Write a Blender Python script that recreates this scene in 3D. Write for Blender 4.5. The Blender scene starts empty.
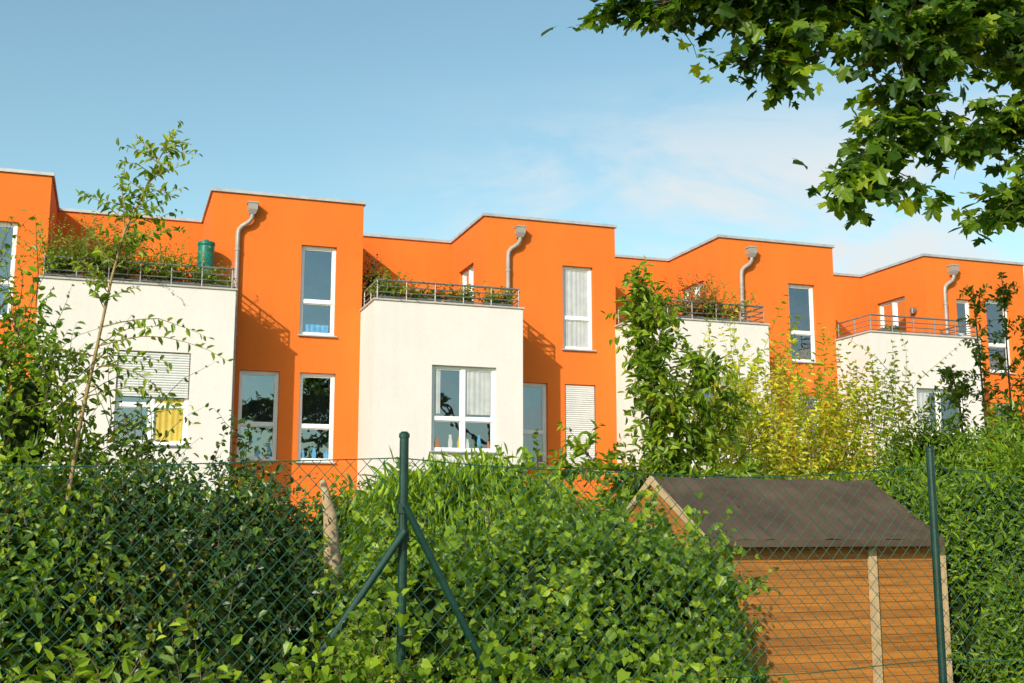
import bpy, math, random
import numpy as np
from mathutils import Vector
rng = np.random.default_rng(7)
random.seed(7)
S = bpy.context.scene
COL = S.collection

# ---------------------------------------------------------------- materials
def newmat(name):
    m = bpy.data.materials.new(name); m.use_nodes = True
    nt = m.node_tree
    for n in list(nt.nodes): nt.nodes.remove(n)
    out = nt.nodes.new('ShaderNodeOutputMaterial')
    return m, nt, out
def N(nt, t):
    return nt.nodes.new(t)
def ramp(nt, stops):
    r = nt.nodes.new('ShaderNodeValToRGB')
    cr = r.color_ramp
    while len(cr.elements) < len(stops): cr.elements.new(0.5)
    for e, (p, c) in zip(cr.elements, stops):
        e.position = p; e.color = (c[0], c[1], c[2], 1)
    return r
def surfmat(name, c1, c2, scale=3.0, rough=0.85, bump=0.15, bscale=120.0, metallic=0.0, spec=0.3, streak=False, coat=0.0):
    m, nt, out = newmat(name)
    tc = N(nt, 'ShaderNodeTexCoord')
    no = N(nt, 'ShaderNodeTexNoise'); no.inputs['Scale'].default_value = scale
    no.inputs['Detail'].default_value = 6; no.inputs['Roughness'].default_value = 0.62
    if streak:
        mp = N(nt, 'ShaderNodeMapping'); mp.inputs['Scale'].default_value = (1, 1, 0.6)
        nt.links.new(tc.outputs['Object'], mp.inputs[0]); nt.links.new(mp.outputs[0], no.inputs['Vector'])
    else:
        nt.links.new(tc.outputs['Object'], no.inputs['Vector'])
    r = ramp(nt, [(0.3, c1), (0.68, c2)])
    nt.links.new(no.outputs[0], r.inputs[0])
    b = N(nt, 'ShaderNodeBsdfPrincipled')
    b.inputs['Roughness'].default_value = rough
    b.inputs['Metallic'].default_value = metallic
    b.inputs['Specular IOR Level'].default_value = spec
    b.inputs['Coat Weight'].default_value = coat; b.inputs['Coat Roughness'].default_value = 0.02
    col = r.outputs[0]
    if streak:   # fine plaster grain and faint run-off streaks
        g2 = N(nt, 'ShaderNodeTexNoise'); g2.inputs['Scale'].default_value = 26; g2.inputs['Detail'].default_value = 5; g2.inputs['Roughness'].default_value = .7
        nt.links.new(tc.outputs['Object'], g2.inputs['Vector'])
        mp3 = N(nt, 'ShaderNodeMapping'); mp3.inputs['Scale'].default_value = (4, 4, .25)
        g3 = N(nt, 'ShaderNodeTexNoise'); g3.inputs['Scale'].default_value = 1.6; g3.inputs['Detail'].default_value = 5
        nt.links.new(tc.outputs['Object'], mp3.inputs[0]); nt.links.new(mp3.outputs[0], g3.inputs['Vector'])
        ad = N(nt, 'ShaderNodeMath'); ad.operation = 'MULTIPLY_ADD'; ad.inputs[1].default_value = .4; nt.links.new(g3.outputs[0], ad.inputs[0]); nt.links.new(g2.outputs[0], ad.inputs[2])
        mr = N(nt, 'ShaderNodeMapRange'); mr.inputs[1].default_value = .5; mr.inputs[2].default_value = .9; mr.inputs[3].default_value = .95; mr.inputs[4].default_value = 1.04
        nt.links.new(ad.outputs[0], mr.inputs[0])
        mul = N(nt, 'ShaderNodeVectorMath'); mul.operation = 'SCALE'; nt.links.new(r.outputs[0], mul.inputs[0]); nt.links.new(mr.outputs[0], mul.inputs['Scale'])
        col = mul.outputs[0]
    nt.links.new(col, b.inputs['Base Color'])
    n2 = N(nt, 'ShaderNodeTexNoise'); n2.inputs['Scale'].default_value = bscale; n2.inputs['Detail'].default_value = 4
    nt.links.new(tc.outputs['Object'], n2.inputs['Vector'])
    bp = N(nt, 'ShaderNodeBump'); bp.inputs['Strength'].default_value = bump; bp.inputs['Distance'].default_value = 0.02
    nt.links.new(n2.outputs[0], bp.inputs['Height']); nt.links.new(bp.outputs[0], b.inputs['Normal'])
    nt.links.new(b.outputs[0], out.inputs[0])
    return m
def leafmat(name, stops, trans=0.32, rough=0.42, spec=0.35):
    m, nt, out = newmat(name)
    at = N(nt, 'ShaderNodeAttribute'); at.attribute_name = 'rnd'
    r = ramp(nt, stops)
    nt.links.new(at.outputs['Fac'], r.inputs[0])
    b = N(nt, 'ShaderNodeBsdfPrincipled'); b.inputs['Roughness'].default_value = rough
    b.inputs['Specular IOR Level'].default_value = spec
    nt.links.new(r.outputs[0], b.inputs['Base Color'])
    t = N(nt, 'ShaderNodeBsdfTranslucent')
    mx0 = N(nt, 'ShaderNodeMix'); mx0.data_type = 'RGBA'; mx0.blend_type = 'MULTIPLY'
    mx0.inputs[0].default_value = 1.0
    nt.links.new(r.outputs[0], mx0.inputs[6]); mx0.inputs[7].default_value = (2.1, 1.9, 0.5, 1)
    nt.links.new(mx0.outputs[2], t.inputs[0])
    mx = N(nt, 'ShaderNodeMixShader'); mx.inputs[0].default_value = trans
    nt.links.new(b.outputs[0], mx.inputs[1]); nt.links.new(t.outputs[0], mx.inputs[2])
    nt.links.new(mx.outputs[0], out.inputs[0])
    return m
M_or = surfmat('orange_stucco', (0.66, 0.142, 0.017), (0.73, 0.165, 0.020), 0.7, 0.9, 0.25, 90, streak=True)
M_wh = surfmat('white_stucco', (0.63, 0.585, 0.555), (0.70, 0.655, 0.625), 0.7, 0.9, 0.25, 90, streak=True)
M_cop = surfmat('zinc_coping', (0.36, 0.36, 0.37), (0.5, 0.5, 0.5), 4, 0.5, 0.05, 40, 0.3)
M_wcop = surfmat('painted_coping', (0.36, 0.34, 0.31), (0.48, 0.45, 0.41), 4, 0.6, 0.05, 40)
M_fr = surfmat('white_window_plastic', (0.74, 0.74, 0.73), (0.80, 0.80, 0.79), 5, 0.4, 0.0)
M_shut = surfmat('shutter_plastic', (0.56, 0.56, 0.55), (0.64, 0.64, 0.63), 5, 0.5, 0.0)
M_pipe = surfmat('grey_downpipe', (0.27, 0.25, 0.225), (0.38, 0.35, 0.32), 5, 0.5, 0.05, 30, 0.2)
M_rail = surfmat('galvanised_rail', (0.16, 0.16, 0.16), (0.26, 0.25, 0.24), 8, 0.45, 0.05, 30, 0.5)
M_roof = surfmat('roof_gravel', (0.18, 0.17, 0.16), (0.3, 0.29, 0.27), 30, 0.95, 0.4, 60)
M_cur = surfmat('white_curtain', (0.36, 0.38, 0.39), (0.48, 0.49, 0.49), 5, 0.9, 0.0, coat=1.0)
M_yel = surfmat('yellow_curtain', (0.46, 0.31, 0.03), (0.56, 0.40, 0.06), 5, 0.9, 0.0, coat=1.0)
M_blue = surfmat('blue_things', (0.05, 0.2, 0.4), (0.1, 0.35, 0.6), 9, 0.7, 0.0, coat=1.0)
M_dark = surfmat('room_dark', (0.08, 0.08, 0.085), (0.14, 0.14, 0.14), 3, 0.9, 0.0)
M_grn = surfmat('green_fence_paint', (0.003, 0.022, 0.016), (0.007, 0.042, 0.030), 20, 0.4, 0.05, 60, 0.0, 0.4)
M_wire = surfmat('green_coated_wire', (0.012, 0.06, 0.038), (0.03, 0.11, 0.065), 20, 0.4, 0.0)
M_bark = surfmat('bark', (0.07, 0.05, 0.03), (0.16, 0.12, 0.08), 25, 0.9, 0.5, 60)
M_barkl = surfmat('young_bark', (0.22, 0.15, 0.06), (0.34, 0.25, 0.11), 25, 0.8, 0.2, 60)
M_core = surfmat('shade_toned_core', (0.008, 0.014, 0.004), (0.02, 0.032, 0.008), 20, 1.0, 0.6, 25, spec=0.0)  # opaque dark filler against see-through, inner shade put into its colour
M_terra = surfmat('terracotta', (0.3, 0.12, 0.06), (0.4, 0.17, 0.09), 8, 0.8, 0.1, 40)
M_planter = surfmat('dark_planter', (0.06, 0.06, 0.06), (0.14, 0.13, 0.12), 8, 0.7, 0.1, 40)
M_teal = surfmat('teal_plastic', (0.005, 0.12, 0.09), (0.01, 0.17, 0.12), 8, 0.35, 0.02, 40)
M_wood = surfmat('weathered_wood', (0.30, 0.20, 0.11), (0.46, 0.34, 0.2), 12, 0.85, 0.3, 50)
M_cream = surfmat('cream_wood', (0.34, 0.23, 0.12), (0.50, 0.36, 0.2), 12, 0.8, 0.2, 50)

def glassmat():
    m, nt, out = newmat('window_glass')
    g = N(nt, 'ShaderNodeBsdfGlossy'); g.inputs['Roughness'].default_value = 0.01
    g.inputs['Color'].default_value = (0.75, 0.9, 1, 1)
    t = N(nt, 'ShaderNodeBsdfTransparent'); t.inputs[0].default_value = (0.8, 0.85, 0.85, 1)
    f = N(nt, 'ShaderNodeFresnel'); f.inputs['IOR'].default_value = 1.5
    ad = N(nt, 'ShaderNodeMath'); ad.operation = 'MULTIPLY_ADD'; ad.inputs[1].default_value = 1.6; ad.inputs[2].default_value = 0.20
    nt.links.new(f.outputs[0], ad.inputs[0])
    tc = N(nt, 'ShaderNodeTexCoord'); no = N(nt, 'ShaderNodeTexNoise'); no.inputs['Scale'].default_value = 2.0
    bp = N(nt, 'ShaderNodeBump'); bp.inputs['Strength'].default_value = 0.10; bp.inputs['Distance'].default_value = 0.05
    nt.links.new(tc.outputs['Object'], no.inputs['Vector']); nt.links.new(no.outputs[0], bp.inputs['Height'])
    nt.links.new(bp.outputs[0], g.inputs['Normal'])
    mx = N(nt, 'ShaderNodeMixShader')
    nt.links.new(ad.outputs[0], mx.inputs[0]); nt.links.new(t.outputs[0], mx.inputs[1]); nt.links.new(g.outputs[0], mx.inputs[2])
    nt.links.new(mx.outputs[0], out.inputs[0])
    return m
M_gl = glassmat()
def plankmat(name, c1, c2):
    m, nt, out = newmat(name)
    tc = N(nt, 'ShaderNodeTexCoord'); mp = N(nt, 'ShaderNodeMapping'); mp.inputs['Scale'].default_value = (1.2, 4, 22)
    nt.links.new(tc.outputs['Object'], mp.inputs[0])
    no = N(nt, 'ShaderNodeTexNoise'); no.inputs['Scale'].default_value = 2.2; no.inputs['Detail'].default_value = 8; no.inputs['Distortion'].default_value = 0.8
    nt.links.new(mp.outputs[0], no.inputs['Vector'])
    at = N(nt, 'ShaderNodeAttribute'); at.attribute_name = 'rnd'
    ad = N(nt, 'ShaderNodeMath'); ad.operation = 'MULTIPLY_ADD'; ad.inputs[1].default_value = 0.25
    nt.links.new(at.outputs['Fac'], ad.inputs[0]); nt.links.new(no.outputs[0], ad.inputs[2])
    r = ramp(nt, [(0.38, c1), (0.85, c2)]); nt.links.new(ad.outputs[0], r.inputs[0])
    b = N(nt, 'ShaderNodeBsdfPrincipled'); b.inputs['Roughness'].default_value = 0.65
    nt.links.new(r.outputs[0], b.inputs['Base Color'])
    bp = N(nt, 'ShaderNodeBump'); bp.inputs['Strength'].default_value = 0.25; bp.inputs['Distance'].default_value = 0.01
    nt.links.new(no.outputs[0], bp.inputs['Height']); nt.links.new(bp.outputs[0], b.inputs['Normal'])
    nt.links.new(b.outputs[0], out.inputs[0]); return m
M_plank = plankmat('stained_planks', (0.21, 0.075, 0.010), (0.43, 0.16, 0.018))
M_felt = surfmat('brown_roof_felt', (0.055, 0.034, 0.023), (0.115, 0.076, 0.052), 2.5, 0.9, 0.5, 180)

L_hedge = leafmat('shade_toned_hedge_leaf', [(0, (.010, .026, .005)), (.5, (.038, .080, .009)), (.82, (.13, .20, .016)), (1, (.34, .17, .02))], .24, .38, .45)  # darker leaf green with the hedge's shade put into it
L_ivy = leafmat('ivy_leaf', [(0, (.035, .080, .008)), (.45, (.13, .225, .012)), (.85, (.28, .38, .02)), (1, (.52, .46, .03))], .34)
L_front = leafmat('broad_leaf', [(0, (.06, .12, .010)), (.6, (.20, .30, .018)), (1, (.42, .48, .04))], .34)
L_mid = leafmat('cherry_leaf', [(0, (.030, .075, .008)), (.5, (.10, .17, .012)), (.85, (.24, .31, .02)), (1, (.50, .26, .03))], .32)
L_tree = leafmat('fruit_tree_leaf', [(0, (.045, .10, .010)), (.5, (.14, .24, .014)), (.85, (.29, .38, .02)), (1, (.48, .36, .03))], .36)
L_yel = leafmat('yellow_leaf', [(0, (.20, .30, .02)), (.35, (.38, .46, .03)), (.7, (.62, .58, .04)), (1, (.80, .70, .07))], .42)
L_con = leafmat('thuja_leaf', [(0, (.035, .080, .008)), (.5, (.125, .22, .012)), (1, (.28, .39, .02))], .28)
L_gra = leafmat('bamboo_leaf', [(0, (.09, .17, .015)), (.5, (.24, .37, .03)), (1, (.46, .56, .07))], .40)
L_map = leafmat('maple_leaf', [(0, (.012, .036, .004)), (.48, (.042, .10, .006)), (.75, (.15, .25, .012)), (1, (.42, .46, .02))], .48)
L_sap = leafmat('sapling_leaf', [(0, (.07, .13, .012)), (.5, (.17, .27, .018)), (1, (.36, .40, .03))], .36)
L_red = leafmat('red_flower', [(0, (.06, .12, .02)), (.45, (.12, .18, .02)), (.6, (.35, .06, .03)), (1, (.6, .14, .04))], .3)

# ---------------------------------------------------------------- mesh builder
class MB:
    def __init__(s): s.V = []; s.n = 0; s.L = []; s.Z = []; s.M = []; s.R = []
    def add(s, V, F, mat=0, rnd=0.5):
        V = np.asarray(V, float).reshape(-1, 3); F = np.asarray(F, int)
        s.V.append(V); s.L.append((F + s.n).ravel()); s.Z.append(np.full(len(F), F.shape[1])); s.M.append(np.full(len(F), mat))
        s.R.append(np.broadcast_to(np.asarray(rnd, float), (len(V),)).copy() if np.ndim(rnd) == 0 else np.asarray(rnd, float))
        s.n += len(V)
    def box(s, x0, x1, y0, y1, z0, z1, mat=0, rnd=0.5, T=None):
        V = [(x, y, z) for x in (x0, x1) for y in (y0, y1) for z in (z0, z1)]
        if T: V = [T(*v) for v in V]
        s.add(V, [(0, 1, 3, 2), (4, 6, 7, 5), (0, 4, 5, 1), (2, 3, 7, 6), (0, 2, 6, 4), (1, 5, 7, 3)], mat, rnd)
    def tube(s, pts, rad, k=6, mat=0, cap=True, rnd=0.5):
        pts = [np.asarray(p, float) for p in pts]; n = len(pts)
        rad = [rad] * n if np.ndim(rad) == 0 else list(rad)
        V = []
        a = None
        for i, p in enumerate(pts):
            t = pts[min(i + 1, n - 1)] - pts[max(i - 1, 0)]; t = t / (np.linalg.norm(t) + 1e-9)
            if a is None:
                a = np.cross(t, (0, 0, 1)) if abs(t[2]) < .9 else np.cross(t, (1, 0, 0))
            a = a - t * np.dot(a, t); a /= np.linalg.norm(a) + 1e-9
            b = np.cross(t, a)
            for j in range(k):
                w = 2 * math.pi * j / k
                V.append(p + rad[i] * (a * math.cos(w) + b * math.sin(w)))
        F = [(i * k + j, i * k + (j + 1) % k, (i + 1) * k + (j + 1) % k, (i + 1) * k + j) for i in range(n - 1) for j in range(k)]
        s.add(V, F, mat, rnd)
        if cap:
            s.add(V[:k], [tuple(range(k))[::-1]], mat, rnd); s.add(V[-k:], [tuple(range(k))], mat, rnd)
    def build(s, name, mats, parent=None, smooth=False):
        V = np.concatenate(s.V)
        if parent is not None: V = V - np.array(parent['_o'])
        L = np.concatenate(s.L); Z = np.concatenate(s.Z)
        me = bpy.data.meshes.new(name)
        me.vertices.add(len(V)); me.vertices.foreach_set('co', V.ravel())
        me.loops.add(len(L)); me.loops.foreach_set('vertex_index', L.astype(np.int32))
        st = np.concatenate([[0], np.cumsum(Z)[:-1]]).astype(np.int32)
        me.polygons.add(len(Z)); me.polygons.foreach_set('loop_start', st)
        me.update(calc_edges=True)
        me.polygons.foreach_set('material_index', np.concatenate(s.M).astype(np.int32))
        me.polygons.foreach_set('use_smooth', np.full(len(Z), smooth))
        at = me.attributes.new('rnd', 'FLOAT', 'POINT'); at.data.foreach_set('value', np.concatenate(s.R).astype(np.float32))
        me.validate()
        for m in mats: me.materials.append(m)
        o = bpy.data.objects.new(name, me); COL.objects.link(o)
        if parent is not None: o.parent = parent
        return o
def thing(name, loc, label, cat, group=None):
    e = bpy.data.objects.new(name, None); e.location = loc; e.empty_display_size = .3
    e['label'] = label; e['category'] = cat; e['_o'] = [float(c) for c in loc]
    if group: e['group'] = group
    COL.objects.link(e); return e
def sub(o, parent): o.parent = parent

# ---------------------------------------------------------------- leaf tools
def nrm(a): return a / (np.linalg.norm(a, axis=-1, keepdims=True) + 1e-9)
T_oval = (np.array([(0, 0, 0), (.28, .42, .10), (.66, .36, .08), (1, 0, -.12), (.66, -.36, .08), (.28, -.42, .10)]), [(0, 1, 2, 3), (0, 3, 4, 5)])
T_ivy = (np.array([(0, 0, 0), (-.08, .4, .06), (.35, .52, .08), (1, 0, -.15), (.35, -.52, .08), (-.08, -.4, .06)]), [(0, 1, 2, 3), (0, 3, 4, 5)])
_r = [(-.10, .36, .03), (.16, .24, .05), (.30, .40, .04), (.52, .60, -.04), (.50, .22, .05), (.74, .26, .0)]
T_map = (np.array([(0, 0, 0)] + _r + [(1.0, 0, -.14)] + [(a, -b, c) for a, b, c in _r[::-1]]),
         [tuple(range(0, 8)), (0,) + tuple(range(7, 14))])
def leaves(mb, P, A, Nn, ln, wd, tmpl, mat=0, rnd=None):
    n = len(P)
    if n == 0: return
    A = nrm(A); Nn = nrm(Nn - A * np.sum(Nn * A, 1, keepdims=True)); B = np.cross(Nn, A)
    ln = np.broadcast_to(ln, (n,)) * 1.0; wd = np.broadcast_to(wd, (n,)) * 1.0
    t, F = tmpl; k = len(t)
    V = P[:, None, :] + A[:, None, :] * (t[None, :, 0:1] * ln[:, None, None]) + B[:, None, :] * (t[None, :, 1:2] * wd[:, None, None]) + Nn[:, None, :] * (t[None, :, 2:3] * ln[:, None, None])
    F = np.asarray(F)
    FF = (np.arange(n)[:, None, None] * k + F[None]).reshape(-1, F.shape[1])
    if rnd is None: rnd = rng.random(n)
    mb.add(V.reshape(-1, 3), FF, mat, np.repeat(np.clip(rnd, 0, 1), k))
def clump(P, s=3.0):
    x, y, z = P[:, 0] * s, P[:, 1] * s, P[:, 2] * s
    return (np.sin(x * 1.7 + 1.3 * np.sin(y * 1.1 + z)) + np.sin(y * 2.1 + 1.7 * np.sin(z * 1.3 + x)) + np.sin(z * 2.3 + x * .7 + np.sin(y * 2.7))) / 6 + .5
def tint(P, s=3.0, a=.45, b=.55): return np.clip(a * clump(P, s) + b * rng.random(len(P)) ** 1.2, 0, .97) + (rng.random(len(P)) > .985) * .2
def blobpts(ells, n, spread=.10, bump=.14):
    C = np.array([e[0] for e in ells], float); R = np.array([e[1] for e in ells], float)
    w = R[:, 0] * R[:, 2] + R[:, 1] * R[:, 2]; w /= w.sum()
    i = rng.choice(len(ells), n, p=w)
    d = nrm(rng.normal(size=(n, 3)))
    rr = 1 - np.abs(rng.normal(size=n)) * spread + (rng.random(n) > .85) * rng.random(n) * .1
    bm = 1 + bump * (clump(d * 1.0 + i[:, None] * 1.7, 4.5) - .5) * 2 + bump * .6 * (clump(d + i[:, None] * .7, 11) - .5) * 2
    P = C[i] + d * R[i] * (rr * bm)[:, None]
    keep = P[:, 2] > 0.02
    for c, r in zip(C, R):
        q = np.linalg.norm((P - c) / r, axis=1); keep &= q > .70
    return P[keep], nrm(d / R[i])[keep]
def sphere(mb, c, r, mat, k=18, m=12):
    V = []
    for a in range(m + 1):
        th = math.pi * a / m
        for b in range(k):
            ph = 2 * math.pi * b / k
            V.append((math.sin(th) * math.cos(ph), math.sin(th) * math.sin(ph), math.cos(th)))
    V = np.array(V); f = 1 + .12 * (clump(V + np.array(c), 5) - .5) * 2
    V = V * f[:, None] * np.array(r) + np.array(c)
    V[:, 2] = np.maximum(V[:, 2], 0.01)
    F = [(a * k + b, a * k + (b + 1) % k, (a + 1) * k + (b + 1) % k, (a + 1) * k + b) for a in range(m) for b in range(k)]
    mb.add(V, F, mat)
def foliage(mb, ells, n, ln, wd, tmpl=T_oval, droop=.6, core=.78, spread=.1, bump=.14, cs=3.0, mat=0, cmat=1, outw=.9, up=.4, axout=0.0, axup=0.0):
    P, Nn = blobpts(ells, n, spread, bump); m = len(P)
    nn = nrm(Nn * outw + rng.normal(size=(m, 3)) * .5 + np.array((0, 0, up)))
    ax = rng.normal(size=(m, 3)) - np.array((0, 0, droop)) + Nn * axout + np.array((0, 0, axup))
    sz = rng.uniform(.5, 1.3, m)
    leaves(mb, P, ax, nn, ln * sz, wd * sz, tmpl, mat, tint(P, cs))
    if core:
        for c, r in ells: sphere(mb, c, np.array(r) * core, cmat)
    return P, Nn
def shoot(mb, tw, p, d, L, nl, ln, wd, grav=-.25, tmpl=T_oval, rad=.004, mat=0, up=.5, bushy=1, wob=.12, start=.12):
    n = 6; pts = [np.array(p, float)]; d = nrm(np.array(d, float))
    for i in range(n):
        d = nrm(d + rng.normal(size=3) * wob + np.array((0, 0, grav)) / n)
        pts.append(pts[-1] + d * L / n)
    tw.tube(pts, [rad * (1 - .8 * i / n) for i in range(n + 1)], 4, 0 if tw is not mb else 2, False)
    pts = np.array(pts)
    t = np.repeat(np.linspace(start, 1, nl), bushy); m = len(t)
    f = t * n; i = np.minimum(f.astype(int), n - 1); P = pts[i] + (pts[i + 1] - pts[i]) * (f - i)[:, None]
    T = nrm(pts[i + 1] - pts[i])
    side = nrm(np.cross(T, rng.normal(size=(m, 3))))
    ax = side + T * .55 + np.array((0, 0, -.25)) + rng.normal(size=(m, 3)) * .15
    sz = rng.uniform(.7, 1.15, m) * (1.05 - .35 * t)
    nn = rng.normal(size=(m, 3)) * .5 + np.array((0, -.35, up + .3))
    leaves(mb, P, ax, nn, ln * sz, wd * sz, tmpl, mat, tint(P, 4, .3, .7))
    return pts
def bush(name, label, cat, base, ells, n, ln, wd, lm, shoots=0, sl=(.15, .4), group=None, tmpl=T_oval, part='foliage', stems=True, **kw):
    root = thing(name, base, label, cat, group)
    mb = MB(); P, Nn = foliage(mb, ells, n, ln, wd, tmpl, **kw)
    tw = MB()
    if stems:
        for c, r in ells:
            b0 = np.array((c[0] * .5 + base[0] * .5, c[1] * .5 + base[1] * .5, 0.0))
            tw.tube([b0, (b0 + np.array(c)) / 2 + rng.normal(size=3) * .04, np.array(c)], [.03, .02, .01], 6)
    sel = [i for i in rng.permutation(len(P)) if Nn[i][2] > -.1][:shoots]
    for i in sel:
        shoot(mb, tw, P[i] - Nn[i] * .05, Nn[i] * .5 + np.array((0, 0, .8)) + rng.normal(size=3) * .35, rng.uniform(*sl), int(rng.integers(6, 12)), ln, wd, tmpl=tmpl, rad=.003)
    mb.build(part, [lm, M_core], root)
    if tw.n: tw.build('branches', [M_bark], root)
    return root

# ---------------------------------------------------------------- ground
g = MB(); g.box(-300, 300, -200, 400, -.3, 0)
gm = surfmat('grass_ground', (0.03, 0.05, 0.012), (0.07, 0.10, 0.025), 1.2, .95, .5, 30)
go = g.build('ground', [gm]); go['kind'] = 'structure'; go['label'] = 'grassy garden ground'; go['category'] = 'ground'

# ---------------------------------------------------------------- houses
Yt, Yb, Yr, Yend = 24.3, 22.9, 27.0, 34.0
ZT, ZB = 8.70, 6.28
def holes_wall(mb, T, s0, s1, z0, z1, holes, mat, dep=.16):
    xs = sorted({s0, s1} | {h[0] for h in holes} | {h[1] for h in holes}); zs = sorted({z0, z1} | {h[2] for h in holes} | {h[3] for h in holes})
    for i in range(len(xs) - 1):
        for j in range(len(zs) - 1):
            cx, cz = (xs[i] + xs[i + 1]) / 2, (zs[j] + zs[j + 1]) / 2
            if any(h[0] < cx < h[1] and h[2] < cz < h[3] for h in holes): continue
            mb.add([T(xs[i], 0, zs[j]), T(xs[i + 1], 0, zs[j]), T(xs[i + 1], 0, zs[j + 1]), T(xs[i], 0, zs[j + 1])], [(0, 1, 2, 3)], mat)
    for a, b, c, d in holes:
        for q in ([(a, c), (a, d)], [(b, d), (b, c)], [(a, d), (b, d)], [(b, c), (a, c)]):
            (p, r), (u, v) = q
            mb.add([T(p, 0, r), T(u, 0, v), T(u, dep, v), T(p, dep, r)], [(0, 1, 2, 3)], mat)
def window(root, T, a, b, c, d, mull=0, trans=.42, curtain=None, shutter=0.0, sill=True, clutter=False, label=None):
    f = MB(); w = .06; y0, y1 = .09, .158
    a, b, c, d = a + .003, b - .003, c + .003, d - .003
    f.box(a, a + w, y0, y1, c, d, T=T); f.box(b - w, b, y0, y1, c, d, T=T)
    f.box(a + w, b - w, y0, y1, c, c + w, T=T); f.box(a + w, b - w, y0, y1, d - w, d, T=T)
    zt = c + (d - c) * trans
    if trans: f.box(a + w, b - w, y0 - .004, y1 - .004, zt - .035, zt + .035, T=T)
    if mull:
        m = (a + b) / 2
        for z0, z1 in ((c + w, zt - .035), (zt + .035, d - w)): f.box(m - .045, m + .045, y0 - .006, y1 - .006, z0, z1, T=T)
    edges = [(a + w, (a + b) / 2 - .045), ((a + b) / 2 + .045, b - w)] if mull else [(a + w, b - w)]
    for e0, e1 in edges:
        for z0, z1 in ((c + w, zt - .035), (zt + .035, d - w)):
            q = .022
            if z1 - z0 < .1: continue
            f.box(e0, e0 + q, y0 + .02, y1 - .01, z0, z1, T=T); f.box(e1 - q, e1, y0 + .02, y1 - .01, z0, z1, T=T)
            f.box(e0 + q, e1 - q, y0 + .02, y1 - .01, z0, z0 + q, T=T); f.box(e0 + q, e1 - q, y0 + .02, y1 - .01, z1 - q, z1, T=T)
    fo = f.build('window', [M_fr], root)
    if label: fo['label'] = label
    gl = MB(); ym = (y0 + y1) / 2 + .01
    gl.add([T(a + w * .5, ym, c + w * .5), T(b - w * .5, ym, c + w * .5), T(b - w * .5, ym, d - w * .5), T(a + w * .5, ym, d - w * .5)], [(0, 1, 2, 3)])
    sub(gl.build('glass_pane', [M_gl], root), fo)
    if sill:
        s = MB(); s.box(a - .04, b + .04, -.06, .088, c - .028, c - .001, T=T); sub(s.build('sill', [M_cop], root), fo)
    if shutter:
        s = MB(); zz = d - .02; zb = d - (d - c) * shutter
        while zz > zb:
            V = [(a + .02, .046, zz), (b - .02, .046, zz), (b - .02, .028, zz - .022), (a + .02, .028, zz - .022), (b - .02, .034, zz - .040), (a + .02, .034, zz - .040), (b - .02, .056, zz - .048), (a + .02, .056, zz - .048)]
            s.add([T(*v) for v in V], [(0, 1, 2, 3), (3, 2, 4, 5), (5, 4, 6, 7)]); zz -= .048
        s.box(a + .02, b - .02, .03, .06, zz - .03, zz, T=T)
        so = s.build('roller_shutter', [M_shut], root); sub(so, fo)
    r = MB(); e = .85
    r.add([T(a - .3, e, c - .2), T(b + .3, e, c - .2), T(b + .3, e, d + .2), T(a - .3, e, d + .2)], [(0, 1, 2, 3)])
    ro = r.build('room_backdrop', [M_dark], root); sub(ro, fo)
    if curtain:
        cm, spans = curtain
        for s0, s1, h0, h1 in spans:
            cu = MB()
            x0 = a + w + (b - a - 2 * w) * s0; x1 = a + w + (b - a - 2 * w) * s1; n = max(8, int((x1 - x0) / .008))
            V = []
            for i in range(n + 1):
                x = x0 + (x1 - x0) * i / n; u_ = (x - x0) * 60; dy = .1265 + .0045 * math.sin(u_ + .8 * math.sin(u_ * .23)) * (.6 + .4 * math.sin(u_ * .13))
                V += [T(x, dy, c + (d - c) * h0), T(x, dy, c + (d - c) * h1)]
            cu.add(V, [(2 * i, 2 * i + 2, 2 * i + 3, 2 * i + 1) for i in range(n)])
            co = cu.build('curtain', [cm], root, True); sub(co, fo)
    if clutter:
        x = a + .1
        while x < b - .15:
            wd = random.uniform(.05, .14); hh = random.uniform(.08, .28)
            k = MB(); xa_, xb_ = x, min(x + wd, b - .08); zb_ = c + w + .024
            V = []
            for (fz, fw) in ((0, .8), (.45, 1), (.8, .55), (1, .7)):
                hw = (xb_ - xa_) / 2 * fw; cx = (xa_ + xb_) / 2
                V += [T(cx - hw, .117, zb_ + hh * fz), T(cx + hw, .117, zb_ + hh * fz), T(cx + hw, .131, zb_ + hh * fz), T(cx - hw, .131, zb_ + hh * fz)]
            k.add(V, [(i * 4 + j, i * 4 + (j + 1) % 4, i * 4 + 4 + (j + 1) % 4, i * 4 + 4 + j) for i in range(3) for j in range(4)])
            ko = k.build('window_ornament', [random.choice([M_blue, M_yel, M_cur, M_terra])], root); sub(ko, fo)
            x += wd + random.uniform(.05, .22)
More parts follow.
